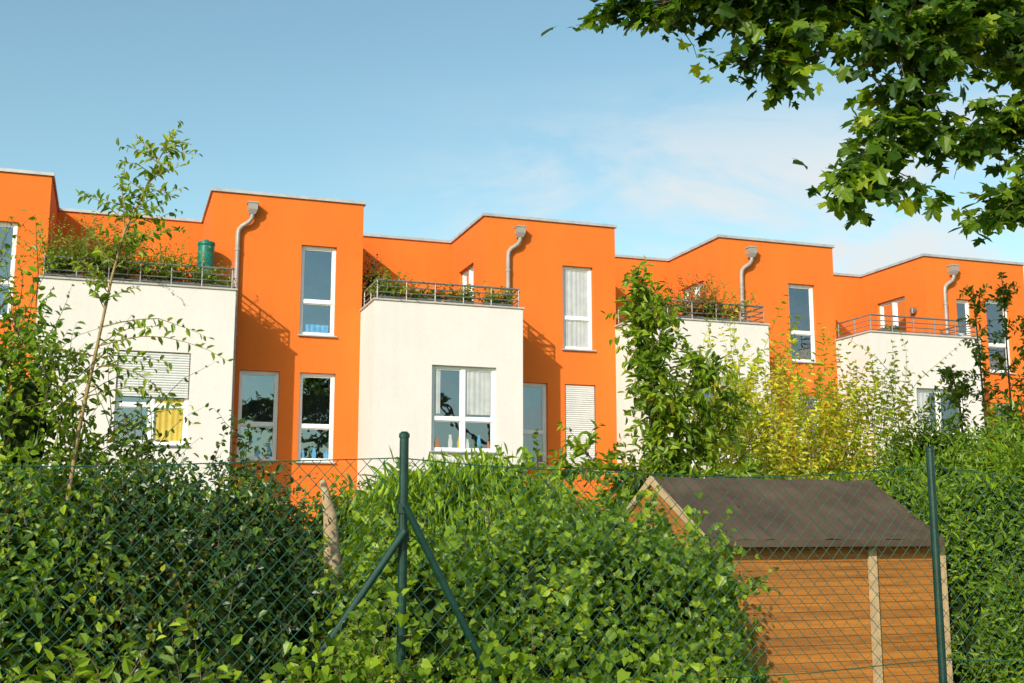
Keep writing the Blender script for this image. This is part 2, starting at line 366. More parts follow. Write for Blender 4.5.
def house(off, idx, boxR=6.42, label='', last=False):
    root = thing('terraced_house', (off, Yt, 0), label, 'house', 'row of orange and white terraced houses')
    X = lambda u: u + off
    TF = lambda s, dpt, z: (X(s), Yt + dpt, z)
    TB = lambda s, dpt, z: (X(s), Yb + dpt, z)
    TL = lambda s, dpt, z: (X(dpt), s, z)
    up = (1.89, 2.65, 5.70, 7.66); l1 = (.69, 1.51, 3.04, 4.90); l2 = (1.93, 2.69, 3.02, 4.90)
    fr = [up, l1, l2]
    ex = (.95, 1.42, 5.95, 7.6)
    if idx == 4: fr.append(ex)
    w = MB()
    holes_wall(w, TF, 0, 3.22, 0, ZT, fr, 0)
    sd = (25.15, 26.35, 5.66, 7.78)
    holes_wall(w, TL, Yt, Yr, 0, ZT, [sd], 0)
    w.add([(X(3.22), Yt, 0), (X(3.22), Yr, 0), (X(3.22), Yr, ZT), (X(3.22), Yt, ZT)], [(0, 1, 2, 3)])
    rw = 6.0 if not (idx == -1) else 6.38
    w.add([(X(3.22), Yr, 0), (X(rw), Yr, 0), (X(rw), Yr, ZT), (X(3.22), Yr, ZT)], [(0, 1, 2, 3)])
    if last: w.add([(X(3.22), Yr, 0), (X(3.22), Yend, 0), (X(3.22), Yend, ZT), (X(3.22), Yr, ZT)], [(0, 1, 2, 3)])
    w.build('orange_wall', [M_or], root)
    bk = MB(); bk.add([(X(0), Yend, 0), (X(rw), Yend, 0), (X(rw), Yend, ZT), (X(0), Yend, ZT)], [(0, 1, 2, 3)]); bk.build('back_wall', [M_or], root)
    r = MB()
    r.box(X(.01), X(3.21), Yt + .01, Yend - .01, ZT - .25, ZT - .12)
    r.box(X(3.212), X(rw), Yr + .01, Yend - .01, ZT - .25, ZT - .12)
    r.build('flat_roof', [M_roof], root)
    c = MB(); e = .045
    c.box(X(-e), X(3.22 + e), Yt - e, Yt + .22, ZT - .035, ZT + .03)
    c.box(X(-e), X(.22), Yt + .22, Yr - e, ZT - .035, ZT + .03)
    c.box(X(3.0), X(3.22 + e), Yt + .22, Yr - e, ZT - .035, ZT + .03)
    c.box(X(3.0), X(rw - e), Yr - e, Yr + .22, ZT - .035, ZT + .03)
    c.build('roof_coping', [M_cop], root)
    bw = (boxR - 3.2)
    b = MB(); wx = (boxR - 1.99, boxR - .59, 3.21, 4.99) if idx != -1 else (boxR - 2.14, boxR - .80, 3.21, 4.99)
    holes_wall(b, TB, 3.2, boxR, 0, ZB, [wx], 0)
    b.add([(X(3.2), Yb, 0), (X(3.2), Yt, 0), (X(3.2), Yt, ZB), (X(3.2), Yb, ZB)], [(0, 1, 2, 3)])
    b.add([(X(boxR), Yb, 0), (X(boxR), Yt, 0), (X(boxR), Yt, ZB), (X(boxR), Yb, ZB)], [(0, 1, 2, 3)])
    b.build('white_bay', [M_wh], root)
    b = MB()
    b.add([(X(3.4), Yb + .2, 5.6), (X(boxR - .2), Yb + .2, 5.6), (X(boxR - .2), Yb + .2, ZB), (X(3.4), Yb + .2, ZB)], [(0, 1, 2, 3)])
    b.add([(X(3.4), Yb + .2, 5.6), (X(3.4), Yt, 5.6), (X(3.4), Yt, ZB), (X(3.4), Yb + .2, ZB)], [(0, 1, 2, 3)])
    b.add([(X(boxR - .2), Yb + .2, 5.6), (X(boxR - .2), Yt, 5.6), (X(boxR - .2), Yt, ZB), (X(boxR - .2), Yb + .2, ZB)], [(0, 1, 2, 3)])
    b.build('parapet_inner_face', [M_wh], root)
    fl = MB(); fl.box(X(3.21), X(boxR - .01), Yb + .01, Yt - .003, 5.5, 5.6); fl.box(X(3.23), X(rw - .01), Yt, Yr - .01, 5.5, 5.6)
    fl.build('terrace_floor', [M_roof], root)
    c = MB(); e = .03
    c.box(X(3.2 - e), X(boxR + e), Yb - e, Yb + .23, ZB, ZB + .035)
    c.box(X(3.2 - e), X(3.43), Yb + .23, Yt - .003, ZB, ZB + .035); c.box(X(boxR - .23), X(boxR + e), Yb + .23, Yt - .003, ZB, ZB + .035)
    c.build('parapet_coping', [M_wcop], root)
    q = MB(); z0 = ZB + .035; H = .40; xa, xb, ya = X(3.27), X(boxR - .07), Yb + .07; yb = Yt - .04
    loop = [(xa, yb), (xa, ya), (xb, ya), (xb, yb)]
    for zz, rr in ((z0 + H, .023), (z0 + H * .68, .013), (z0 + H * .38, .013), (z0 + .05, .013)):
        q.tube([(x, y, zz) for x, y in loop], rr, 6)
    n = max(4, int(round(bw / .62)))
    for i in range(n + 1):
        x = xa + (xb - xa) * i / n; q.tube([(x, ya, z0), (x, ya, z0 + H)], .016, 6)
    for x in (xa, xb):
        for y in (ya + .62, yb): q.tube([(x, y, z0), (x, y, z0 + H)], .016, 6)
    q.build('railing', [M_rail], root)
    p = MB(); px, py = X(.54), Yt - .075
    p.tube([(X(.82), Yt - .12, 8.24), (X(.81), Yt - .12, 8.12), (X(.76), Yt - .11, 8.04), (X(.62), py, 7.94), (X(.555), py, 7.86), (px, py, 7.76), (px, py, 6.0), (px, py, 0)], .048, 12)
    for z in (7.4, 5.6, 3.8, 2.0): p.tube([(px, py, z), (px, py, z + .05)], .060, 12)
    po = p.build('downpipe', [M_pipe], root, False)
    h = MB(); hx = X(.82)
    def fr_(z, s): return [(hx - s, Yt - .12 - s * .9, z), (hx + s, Yt - .12 - s * .9, z), (hx + s, Yt - .005, z), (hx - s, Yt - .005, z)]
    V = fr_(8.20, .055) + fr_(8.30, .095) + fr_(8.43, .10) + fr_(8.43, .115) + fr_(8.46, .115)
    h.add(V, [(i * 4 + j, i * 4 + (j + 1) % 4, i * 4 + 4 + (j + 1) % 4, i * 4 + 4 + j) for i in range(4) for j in range(4)] + [(16, 17, 18, 19)])
    sub(h.build('rain_hopper', [M_pipe], root), po)
    window(root, TF, *up, curtain={0: (M_blue, [(.12, .9, .03, .13)]), 1: (M_cur, [(0, 1, .02, .98)]), 3: (M_cur, [(0, .3, .02, .98)])}.get(idx), clutter=False, trans=.38)
    window(root, TF, *l1, clutter=True, trans=.40)
    if idx == 1: window(root, TF, *l2, shutter=.97, label='narrow window with closed white roller shutter')
    else: window(root, TF, *l2, trans=.40, clutter=(idx == 0))
    if idx == 4: window(root, TF, *ex)
    if idx == -1: window(root, TB, *wx, mull=1, curtain=(M_yel, [(.56, .98, .02, .5)]), shutter=.45, trans=.42, label='window with half lowered shutter and yellow curtain')
    else: window(root, TB, *wx, mull=1, curtain=(M_cur, [(0.02, .12, .44, .98), (.54, .97, .44, .98)]) if idx != 2 else (M_cur, [(0, .3, .02, .98)]), clutter=True, trans=.38)
    window(root, TL, *sd, mull=1, trans=.02, sill=False)
    if idx == 0:
        v = MB(); v.tube([(X(3.42), 26.2, 8.40), (X(3.42), 26.2, 8.55), (X(3.42), 26.2, 8.60)], [.11, .11, .03], 12); v.box(X(3.23), X(3.42), 26.17, 26.23, 8.44, 8.5)
        v.build('wall_spotlight', [M_fr], root)
    if idx == 4:
        l = MB(); l.tube([(X(-.02), 24.75, 7.3), (X(-.12), 24.75, 7.3)], .09, 12); l.tube([(X(-.08), 24.75, 7.22), (X(-.08), 24.75, 7.36)], .06, 12)
        l.build('wall_lamp', [M_rail], root)
    return root
lab = {-1: 'orange terraced house with white bay and half closed shutter', 0: 'orange terraced house with white bay and planted roof terrace',
       1: 'orange terraced house with white bay and closed side shutter', 2: 'orange terraced house behind yellow and green shrubs',
       3: 'orange terraced house with white bay beside tall hedge', 4: 'orange terraced house with two narrow top windows'}
house(-6.38 + 1.71, -1, boxR=6.80, label=lab[-1])
for i in range(0, 4): house(1.71 + 6 * i, i if i < 3 else 4, label=lab[i if i < 3 else 4], last=False)
house(1.71 + 24, 5, label='orange terraced house at the far end of the row', last=True)

# ---------------------------------------------------------------- terrace planters and plants
def planter(x, y, z, w, h, lm, label, tall=.3, n=30, mat=M_planter, leaf=.085):
    root = thing('planter_box', (x, y, z), label, 'plant pot', 'planters on the roof terraces')
    b = MB(); t = .015
    b.box(x - w / 2, x + w / 2, y - .1, y - .1 + t, z, z + h); b.box(x - w / 2, x + w / 2, y + .1 - t, y + .1, z, z + h)
    b.box(x - w / 2, x - w / 2 + t, y - .1 + t, y + .1 - t, z, z + h); b.box(x + w / 2 - t, x + w / 2, y - .1 + t, y + .1 - t, z, z + h)
    b.box(x - w / 2 + t, x + w / 2 - t, y - .1 + t, y + .1 - t, z + .01, z + h - .02, 1)
    b.build('box', [mat, M_core], root)
    mb = MB(); tw = MB()
    for _ in range(n):
        px = x + rng.uniform(-w / 2, w / 2); L = tall * rng.uniform(.4, 1.35)
        shoot(mb, tw, (px, y + rng.uniform(-.06, .06), z + h - .03), (rng.normal() * .35, rng.normal() * .4 - .2, 1), L, int(8 + L * 14), leaf, leaf * .55, grav=-.8, rad=.004)
    mb.build('foliage', [lm], root); tw.build('stems', [M_barkl], root)
def planters(off, boxL, boxR, specs):
    for (f, w, lm, tall, n, label) in specs:
        x = off + boxL + .2 + (boxR - boxL - .4) * f
        planter(x, Yb + .32, 6.14, w, .3, lm, label, tall, n)
planters(-4.67, 3.2, 6.8, [(.08, .7, L_ivy, 1.0, 80, 'dark planter with bushy green plants on terrace'), (.3, .8, L_mid, 1.15, 90, 'dark planter overflowing with green plants'), (.52, .7, L_sap, .95, 75, 'dark planter with tall light green plants'), (.74, .7, L_ivy, .65, 65, 'dark planter with leafy plants beside green barrel'), (.95, .5, L_sap, .4, 35, 'small dark planter with low plants')])
planters(1.71, 3.2, 6.42, [(.06, .6, L_ivy, .5, 55, 'dark planter with low green plants behind railing'), (.33, .7, L_mid, .34, 50, 'dark planter with sparse green plants'), (.6, .6, L_sap, .4, 45, 'dark planter with light green plants'), (.9, .6, L_ivy, .38, 50, 'dark planter with low trailing plants')])
planters(7.71, 3.2, 6.42, [(.15, .7, L_mid, .45, 45, 'dark planter with green plants on terrace'), (.45, .7, L_red, .9, 75, 'dark planter with red flowering plants'), (.72, .7, L_ivy, .75, 60, 'dark planter with bushy plants behind railing')])
planters(13.71, 3.2, 6.42, [(.2, .5, L_ivy, .12, 20, 'dark planter with very low plants')])
def potted(x, y, z, h, r, lm, label, ln=.08):
    root = thing('potted_shrub', (x, y, z), label, 'potted plant')
    p = MB(); k = 16; prof = [(.0, .14), (.02, .15), (.24, .19), (.24, .21), (.30, .21), (.30, .18), (.27, .17)]
    V = [(x + rr * math.cos(2 * math.pi * j / k), y + rr * math.sin(2 * math.pi * j / k), z + zz) for zz, rr in prof for j in range(k)]
    p.add(V, [(i * k + j, i * k + (j + 1) % k, (i + 1) * k + (j + 1) % k, (i + 1) * k + j) for i in range(len(prof) - 1) for j in range(k)]); p.add(V[-k:], [tuple(range(k))])
    p.build('pot', [M_terra], root)
    t = MB(); t.tube([(x, y, z + .25), (x + .02, y, z + h * .6), (x, y, z + h)], [.02, .014, .006], 6); t.build('stem', [M_bark], root)
    mb = MB()
    foliage(mb, [((x, y, z + .3 + (h - .3) * .45), (r, r, (h - .3) * .5)), ((x + r * .2, y, z + h * .45), (r * 1.1, r, h * .22))], 1400, ln, ln * .45, core=.6, spread=.2, bump=.4)
    mb.build('foliage', [lm, M_core], root)
potted(5.25, 24.6, 5.6, 2.0, .30, L_hedge, 'tall dark potted shrub in the terrace corner')
potted(-1.15, 23.9, 5.6, 1.7, .4, L_ivy, 'bushy potted shrub on planted terrace')
potted(-.2, 23.9, 5.6, 1.75, .35, L_mid, 'leafy potted shrub on planted terrace')
potted(.8, 24.1, 5.6, 1.7, .25, L_sap, 'slender potted shrub on planted terrace')
potted(13.0, 23.9, 5.6, 1.7, .4, L_red, 'potted shrub with reddish leaves on terrace')
root = thing('rain_barrel', (1.60, 24.0, 5.6), 'tall teal green plastic barrel on terrace', 'barrel')
b = MB(); k = 24; prof = [(0, .16), (.05, .17), (.5, .175), (.52, .19), (.56, .19), (.58, .175), (1.15, .175), (1.17, .19), (1.21, .19), (1.23, .175), (1.78, .165), (1.81, .18), (1.86, .18), (1.88, .15), (1.89, .02)]
V = [(1.60 + rr * math.cos(2 * math.pi * j / k), 24.0 + rr * math.sin(2 * math.pi * j / k), 5.6 + zz) for zz, rr in prof for j in range(k)]
b.add(V, [(i * k + j, i * k + (j + 1) % k, (i + 1) * k + (j + 1) % k, (i + 1) * k + j) for i in range(len(prof) - 1) for j in range(k)])
b.build('barrel_body', [M_teal], root)
lid = MB(); lid.tube([(1.60, 24.0, 7.485), (1.60, 24.0, 7.52)], .05, 12); lid.build('lid_knob', [M_teal], root)

# ---------------------------------------------------------------- shed
sx0, sx1, sy0, sy1 = 3.90, 5.88, 7.25, 8.75
root = thing('garden_shed', (4.9, 8, 0), 'small wooden garden shed with brown felt roof', 'shed')
ex0, ex1, eY, rY, eZ, rZ = 3.88, 5.80, 7.14, 8.0, 1.53, 1.99
w = MB(); z = .05
while z < 1.5:
    h = .058; r0 = rng.random()
    w.add([(sx0, sy0 + .005, z + h), (sx1, sy0 + .005, z + h), (sx1, sy0 - .0005, z), (sx0, sy0 - .0005, z), (sx0, sy0 + .02, z), (sx1, sy0 + .02, z)], [(0, 1, 2, 3), (3, 2, 5, 4)], 0, r0)
    w.add([(sx0 + .0, sy0, z), (sx0, sy1, z), (sx0 + .008, sy1, z + h), (sx0 + .008, sy0, z + h)], [(0, 1, 2, 3)], 0, r0)
    w.add([(sx1, sy0, z), (sx1, sy1, z), (sx1 - .008, sy1, z + h), (sx1 - .008, sy0, z + h)], [(0, 1, 2, 3)], 0, r0)
    z += h
w.box(sx0, sx1, sy1 - .02, sy1, .05, 1.5)
w.build('plank_wall', [M_plank], root)
slope = (rZ - eZ) / (rY - eY)
for x in (sx0 - .018, ex1 - .03):
    gb = MB(); gb.add([(x, sy0 - .08, 1.50), (x, sy1 + .08, 1.50), (x, rY, rZ - .01), (x + .02, sy0 - .08, 1.50), (x + .02, sy1 + .08, 1.50), (x + .02, rY, rZ - .01)], [(0, 1, 2), (3, 5, 4)])
    gb.build('gable_panel', [M_plank], root)
for x0, x1 in ((5.225, 5.29), (sx1 - .045, sx1 + .015), (sx0 - .02, sx0 + .045)):
    ba = MB(); ba.box(x0, x1, sy0 - .03, sy0 - .006, .03, 1.49); ba.build('corner_batten', [M_cream], root)
ro = MB()
def roofy(y): return rZ - abs(y - rY) * slope
for sgn in (-1, 1):
    nx, ny = 44, 14; V = []
    for i in range(ny + 1):
        yy = rY + sgn * (rY - eY + .005) * i / ny
        for j in range(nx + 1):
            x = ex0 + (ex1 - ex0) * j / nx
            V.append((x, yy, roofy(yy) + .010 + .004 * math.sin(j * .45 + i * .3) + .003 * math.sin(j * 1.1 - i * .8) + (.005 if j % 11 == 0 else 0) + (.004 if i < 7 else 0)))
    ro.add(V, [(i * (nx + 1) + j, i * (nx + 1) + j + 1, (i + 1) * (nx + 1) + j + 1, (i + 1) * (nx + 1) + j) for i in range(ny) for j in range(nx)], 0)
    ye = rY + sgn * (rY - eY)
    V = [(ex0, rY, rZ), (ex1, rY, rZ), (ex1, ye, eZ), (ex0, ye, eZ), (ex0, rY, rZ - .025), (ex1, rY, rZ - .025), (ex1, ye, eZ - .03), (ex0, ye, eZ - .03)]
    ro.add(V, [(0, 1, 2, 3), (4, 7, 6, 5), (0, 3, 7, 4), (1, 5, 6, 2), (3, 2, 6, 7)], 0)
ro.build('felt_roof', [M_felt], root)
for x, mt in ((ex0 - .022, M_cream), (ex1 + .002, M_felt)):
    bb = MB()
    for sgn in (-1, 1):
        ye = rY + sgn * (rY - eY + .01)
        V = [(xx, yy, zz) for xx in (x, x + .02) for yy, zz in ((rY, rZ + .022), (ye, eZ + .017), (ye, eZ - .04), (rY, rZ - .04))]
        bb.add(V, [(0, 1, 2, 3), (4, 7, 6, 5), (0, 4, 5, 1), (3, 2, 6, 7), (1, 5, 6, 2)])
    bb.build('bargeboard', [mt], root)
fa = MB(); fa.box(ex0, ex1, eY - .018, eY - .008, eZ - .04, eZ + .008); fa.build('eaves_board', [M_felt], root)

# ---------------------------------------------------------------- fence
FY = 4.6
root = thing('chain_link_fence', (1.12, FY, 0), 'dark green chain link fence with braced steel posts', 'fence')
def sag(x, z):
    return .012 * math.sin(x * 2.3 + z * 1.7) + .01 * math.sin(x * 5.1 - z * 3), -.06 * abs(math.sin(math.pi * ((x - 1.12) / 2.58))) * (z / 1.93) + .006 * math.sin(x * 3.7)
def fp(x, z):
    dy, dz = sag(x, z); return (x, FY + .035 + dy, z + dz)
m = MB(); x0, x1, zb, zt = -2.2, 7.6, .03, 1.90; dx = .068
for fam in (-1, 1):
    c = x0 - 2.2
    while c < x1 + 2.2:
        pts = []
        K = 14
        for i in range(K + 1):
            z = zb + (zt - zb) * i / K; x = c + fam * (z - zb) * .92
            if x0 <= x <= x1: pts.append(tuple(np.array(fp(x, z)) + np.array((0, fam * .0015, 0))))
        if len(pts) > 1: m.tube(pts, .0015, 4, 0, False)
        c += dx
m.build('wire_mesh', [M_wire], root)
t = MB()
for z in (1.90, 1.0, .05):
    t.tube([fp(x0 + (x1 - x0) * i / 80, z) for i in range(81)], .0024, 5, 0, False)
t.build('tension_wire', [M_wire], root)
for px in (-1.46, 1.12, 3.70, 6.28):
    p = MB(); p.tube([(px, FY, 0), (px, FY, 1.975)], .0185, 14, 0, True); p.build('post', [M_grn], root)
    c = MB(); c.tube([(px, FY, 1.9751), (px, FY, 1.99), (px, FY, 2.0)], [.022, .022, .012], 14); c.build('post_cap', [M_grn], root)
for a, b in (((1.12, 1.60), (.02, .02)), ((1.12, 1.70), (2.0, .02))):
    p = MB(); p.tube([(a[0], FY - .035, a[1]), (b[0], FY - .045, b[1])], .0155, 12); p.build('brace', [M_grn], root)
for z in (1.58, 1.69):
    cl = MB(); cl.tube([(1.12, FY, z - .02), (1.12, FY, z + .02)], .026, 12); cl.build('brace_clamp', [M_grn], root)

root = thing('wooden_post', (1.22, 6.9, 0), 'bare weathered wooden post leaning between hedges', 'post')
p = MB(); p.tube([(1.3, 6.9, 0), (1.27, 6.9, .6), (1.285, 6.88, 1.0), (1.26, 6.9, 1.4), (1.235, 6.9, 1.7), (1.19, 6.92, 1.9)], [.07, .055, .05, .052, .04, .018], 10); p.build('stem', [M_wood], root, True)

# ---------------------------------------------------------------- vegetation
E = lambda x, y, z, a, b, c: ((x, y, z), (a, b, c))
bush('hedge_shrub', 'dense hedge shrub in shade-toned dark green behind wire fence', 'bush', (.55, 5.9, 0),
     [E(.30, 5.85, .95, .45, .6, .93), E(.62, 5.9, 1.0, .42, .55, .90), E(.85, 5.95, .8, .28, .45, .84), E(.45, 5.6, .7, .45, .5, .85), E(.12, 5.9, 1.1, .3, .4, .85), E(.15, 5.5, .6, .35, .4, .8)],
     36000, .040, .027, L_hedge, shoots=450, sl=(.08, .30), spread=.16, bump=.32, cs=3.0)
bush('leafy_hedge', 'leafy hedge in sunlit-toned lighter green behind wire fence', 'bush', (-.4, 5.6, 0),  # sunlit half of the hedge, brightness put into its lighter leaf colour
     [E(-.2, 5.6, .85, .42, .5, .85), E(-.55, 5.7, 1.0, .5, .55, .95), E(-1.0, 5.8, 1.2, .5, .5, 1.0), E(-.4, 5.4, .7, .35, .35, .8)],
     15000, .050, .032, L_tree, shoots=300, sl=(.12, .42), spread=.20, bump=.42, cs=4.5)
bush('tall_shrub', 'tall leafy green shrub with yellowing leaves', 'bush', (-.5, 6.3, 0),
     [E(-.5, 6.3, 1.5, .42, .4, 1.0), E(-.42, 6.15, 2.1, .26, .3, .55), E(-.12, 6.25, 1.65, .3, .3, .45), E(-.75, 6.5, 2.4, .3, .3, .5), E(.12, 6.4, 1.6, .25, .3, .4)],
     10000, .055, .032, L_tree, shoots=210, sl=(.2, .6), spread=.28, bump=.5, core=.4)
# sapling
root = thing('young_tree', (-.22, 6.0, 0), 'slender young tree with sparse light green leaves', 'tree')
tr = MB(); tpts = [(-.25, 6, 0), (-.24, 6, .9), (-.2, 6, 1.65), (-.16, 6, 2.1), (-.10, 6, 2.5), (-.05, 6, 2.85), (0, 6, 3.1), (.08, 6, 3.3), (.13, 6, 3.45), (.18, 6, 3.56)]
tr.tube(tpts, [.015, .014, .012, .010, .008, .0065, .006, .005, .004, .002], 8, 0); mb = MB(); tw = MB()
tp = np.array(tpts)
for k_ in range(42):
    t = rng.uniform(2.6, 8.9); i = int(t); p0 = tp[i] + (tp[i + 1] - tp[i]) * (t - i)
    side = rng.choice([-1, 1]); L = rng.uniform(.14, .40) * (1.2 - (t - 3) / 9)
    shoot(mb, tw, p0, (side * rng.uniform(.3, .9), rng.uniform(-.7, .7), rng.uniform(.4, 1.2)), L, int(7 + L * 24), .060, .031, grav=-.5, rad=.003)
for (x, z, dx_, L) in ((-.1, 2.5, 1, .66), (-.08, 2.6, .9, .55), (-.14, 2.25, 1, .45), (-.1, 2.45, -1, .45), (-.02, 3.0, .5, .35), (-.15, 2.2, -1, .55), (-.18, 1.9, 1, .5), (-.18, 1.8, -.9, .5), (-.1, 2.4, 1, .6)):
    shoot(mb, tw, (x, 6, z), (dx_, -.2, .35), L, 20, .06, .031, grav=-.9, rad=.0035)
shoot(mb, tw, tpts[-3], (.35, 0, 1), .32, 20, .055, .030, grav=-.2)
shoot(mb, tw, tpts[-4], (-.1, 0, 1), .34, 20, .055, .030, grav=-.1)
tr.build('trunk', [M_barkl], root, True); mb.build('crown', [L_sap], root); tw.build('branches', [M_barkl], root)
# foreground weeds
bush('leafy_weed', 'low broad leaved plant growing against the fence', 'bush', (.15, 4.05, 0),
     [E(.02, 4.1, .60, .3, .25, .55), E(-.25, 4.1, .6, .35, .25, .55), E(.32, 4.15, .5, .28, .2, .54), E(.55, 4.2, .4, .25, .2, .45)], 3000, .070, .042, L_front, shoots=100, sl=(.12, .34), spread=.3, bump=.5, core=.5)
bush('leafy_weed', 'low bright green plant growing through the fence', 'bush', (1.9, 4.35, 0),
     [E(1.5, 4.42, .5, .45, .2, .62), E(2.1, 4.42, .5, .45, .2, .56), E(.98, 4.40, .45, .3, .18, .76), E(2.6, 4.45, .4, .4, .2, .45), E(.68, 4.42, .5, .25, .18, .58)], 8000, .050, .042, L_ivy, shoots=150, sl=(.1, .35), tmpl=T_ivy, spread=.3, bump=.45, core=.6)
# ivy mound
bush('ivy_bush', 'dense bright green ivy mound behind wire fence', 'bush', (2.1, 5.5, 0),
     [E(1.45, 5.45, .85, .42, .5, .70), E(1.95, 5.45, .88, .5, .55, .77), E(2.45, 5.55, .9, .5, .6, .80), E(2.8, 5.6, .78, .38, .55, .76), E(1.25, 5.6, .75, .3, .4, .70), E(2.2, 5.2, .7, .55, .4, .70), E(2.9, 5.5, .5, .3, .4, .5), E(1.7, 5.0, .6, .4, .3, .6)],
     38000, .046, .042, L_ivy, shoots=500, sl=(.1, .30), tmpl=T_ivy, spread=.17, bump=.44, cs=4.5)
bush('small_shrub', 'small leafy shrub growing beside the shed gable', 'bush', (3.55, 7.0, 0),
     [E(3.5, 6.9, .8, .35, .35, .72), E(3.72, 6.9, .6, .3, .25, .55)], 7000, .06, .036, L_tree, shoots=110, sl=(.12, .35), spread=.2, bump=.35)
# bamboo grass
root = thing('bamboo_clump', (2.2, 7.4, 0), 'weeping bright green bamboo clump behind ivy', 'bush')
mb = MB(); tw = MB()
for k_ in range(1050):
    a = rng.uniform(0, 6.28); r = rng.uniform(0, .24)
    cx = rng.choice([1.85, 2.05, 2.25, 2.45, 2.58]); b0 = (cx + r * math.cos(a), 7.4 + r * math.sin(a) * .8, 0.2)
    H = rng.uniform(1.25, 1.90) - .15 * abs(cx - 2.2) + .07 * math.sin(cx * 9); out = rng.uniform(.08, .38)
    pts = []
    for i in range(11):
        t = i / 10; zz = H * (1 - (1 - min(1, t / .8)) ** 1.6) - 4 * max(0, t - .7) ** 2 * 3 * out * 2.5
        pts.append((b0[0] + out * math.cos(a) * t ** 2, b0[1] + out * math.sin(a) * t ** 2, b0[2] + zz))
    tw.tube(pts, .002, 3, 0, False)
    P = np.array(pts[4:] * 4); P = P + rng.normal(size=P.shape) * .02; q = len(P)
    upd = np.where(rng.random(q) > .25, -1.0, .4)
    ax = rng.normal(size=(q, 3)) * .28 + np.array((math.cos(a) * .35, math.sin(a) * .35, 0)); ax[:, 2] += upd
    leaves(mb, P, ax, rng.normal(size=(q, 3)) * .5 + np.array((0, -.8, .4)), rng.uniform(.06, .15, q), .0075, T_oval, 0, tint(P, 7, .5, .5))
for c, r in ((1.95, .22), (2.2, .26), (2.45, .2)): sphere(mb, (c, 7.45, .8), (r, .22, .68), 1)
mb.build('foliage', [L_gra, M_core], root); tw.build('stalks', [L_gra], root)
# garden tree in the middle
root = thing('garden_tree', (4.95, 10, 0), 'small fruit tree with large drooping green leaves', 'tree')
tr = MB(); mb = MB(); tw = MB()
tr.tube([(5.0, 10, 0), (4.98, 10, 1.2), (4.92, 10, 2.0), (4.85, 10, 2.7), (4.76, 10, 3.3), (4.72, 10, 3.9)], [.05, .042, .035, .028, .018, .008], 8)
limbs = [((4.93, 2.0), (-1, .45), 1.05), ((4.92, 2.1), (1, .6), .95), ((4.9, 2.3), (-.5, 1.0), .7), ((4.88, 2.5), (.8, .8), .95), ((4.85, 2.7), (-.4, 1.1), .7), ((4.8, 3.0), (.6, 1), .6), ((4.78, 3.2), (-.3, 1.2), .5), ((4.95, 1.9), (-.9, .1), .9), ((4.93, 1.95), (.9, .25), .85), ((4.75, 3.5), (.2, 1.1), .45), ((4.93, 2.1), (.3, .9), 1.2), ((4.9, 2.2), (-.15, .9), 1.0), ((4.93, 2.1), (.6, .8), 1.1), ((4.96, 1.6), (-.7, .4), .7), ((4.96, 1.7), (.1, .6), .6)]
for (x, z), (dx_, dz_), L in limbs:
    d = nrm(np.array((dx_, rng.uniform(-.5, .2), dz_), float)); pts = [np.array((x, 10., z))]
    for i in range(6):
        d = nrm(d + rng.normal(size=3) * .12 + np.array((0, 0, .04))); pts.append(pts[-1] + d * L / 6)
    tr.tube(pts, [.016 * (1 - .13 * i) for i in range(7)], 6)
    for j in range(22):
        t = rng.uniform(.6, 5.99); i = int(t); p0 = pts[i] + (pts[i + 1] - pts[i]) * (t - i)
        shoot(mb, tw, p0, rng.normal(size=3) * .8 + d + np.array((0, -.1, .2)), rng.uniform(.2, .42), 10, .13, .062, grav=-.8, rad=.004)
for z in np.linspace(1.7, 4.0, 50):
    shoot(mb, tw, (4.90 - (z - 1.7) * .08, 9.98, z), (rng.normal() * .6, rng.normal() * .6 - .2, .8), rng.uniform(.18, .42), 9, .125, .06, grav=-.8, rad=.004)
tr.build('trunk', [M_bark], root, True); mb.build('crown', [L_tree], root); tw.build('branches', [M_bark], root)
# yellow shrubs
def yellow(cx, cy, w, top, ns, label, nb=2200):
    root = thing('yellow_shrub', (cx, cy, 0), label, 'bush', 'yellow leaved shrubs')
    mb = MB(); tw = MB()
    foliage(mb, [E(cx, cy, top * .5, w * .45, .4, top * .33), E(cx - w * .3, cy, top * .45, w * .36, .4, top * .28), E(cx + w * .3, cy + .1, top * .42, w * .38, .4, top * .28)], nb, .085, .045, spread=.4, bump=.6, core=0)
    for k_ in range(ns):
        a = rng.uniform(0, 6.28); r = rng.uniform(0, 1) ** .5
        x, y = cx + w * .65 * r * math.cos(a), cy + .5 * r * math.sin(a)
        z0 = rng.uniform(.36, .76) * top; L = rng.uniform(.5, 1.15) * top * .30
        shoot(mb, tw, (x, y, z0), (math.cos(a) * .3, math.sin(a) * .3 - .1, 1), L, 16, .085, .045, grav=-.3, rad=.005, bushy=2)
    for k_ in range(8):
        a = k_ * .8; tw.tube([(cx + .1 * math.cos(a), cy + .1 * math.sin(a), 0), (cx + w * .3 * math.cos(a), cy + .3 * math.sin(a), top * .5)], [.02, .01], 5)
    mb.build('foliage', [L_yel, L_yel], root); tw.build('branches', [M_barkl], root)
yellow(6.35, 11.0, .8, 3.9, 110, 'tall yellow leaved shrub with upright shoots')
yellow(7.0, 10.9, 1.0, 3.5, 120, 'yellow leaved shrub with arching shoots')
yellow(7.8, 11.0, 1.0, 3.7, 100, 'slender yellow leaved shrub')
bush('garden_shrub', 'leafy green shrub growing between the yellow shrubs', 'bush', (7.3, 10.5, 0),
     [E(6.7, 10.5, 1.2, .35, .3, 1.0), E(7.35, 10.4, 1.2, .35, .3, 1.05), E(7.9, 10.5, 1.3, .35, .3, 1.1)], 4500, .075, .045, L_tree, shoots=120, sl=(.2, .55), group='garden shrubs', spread=.35, bump=.6, core=.4)
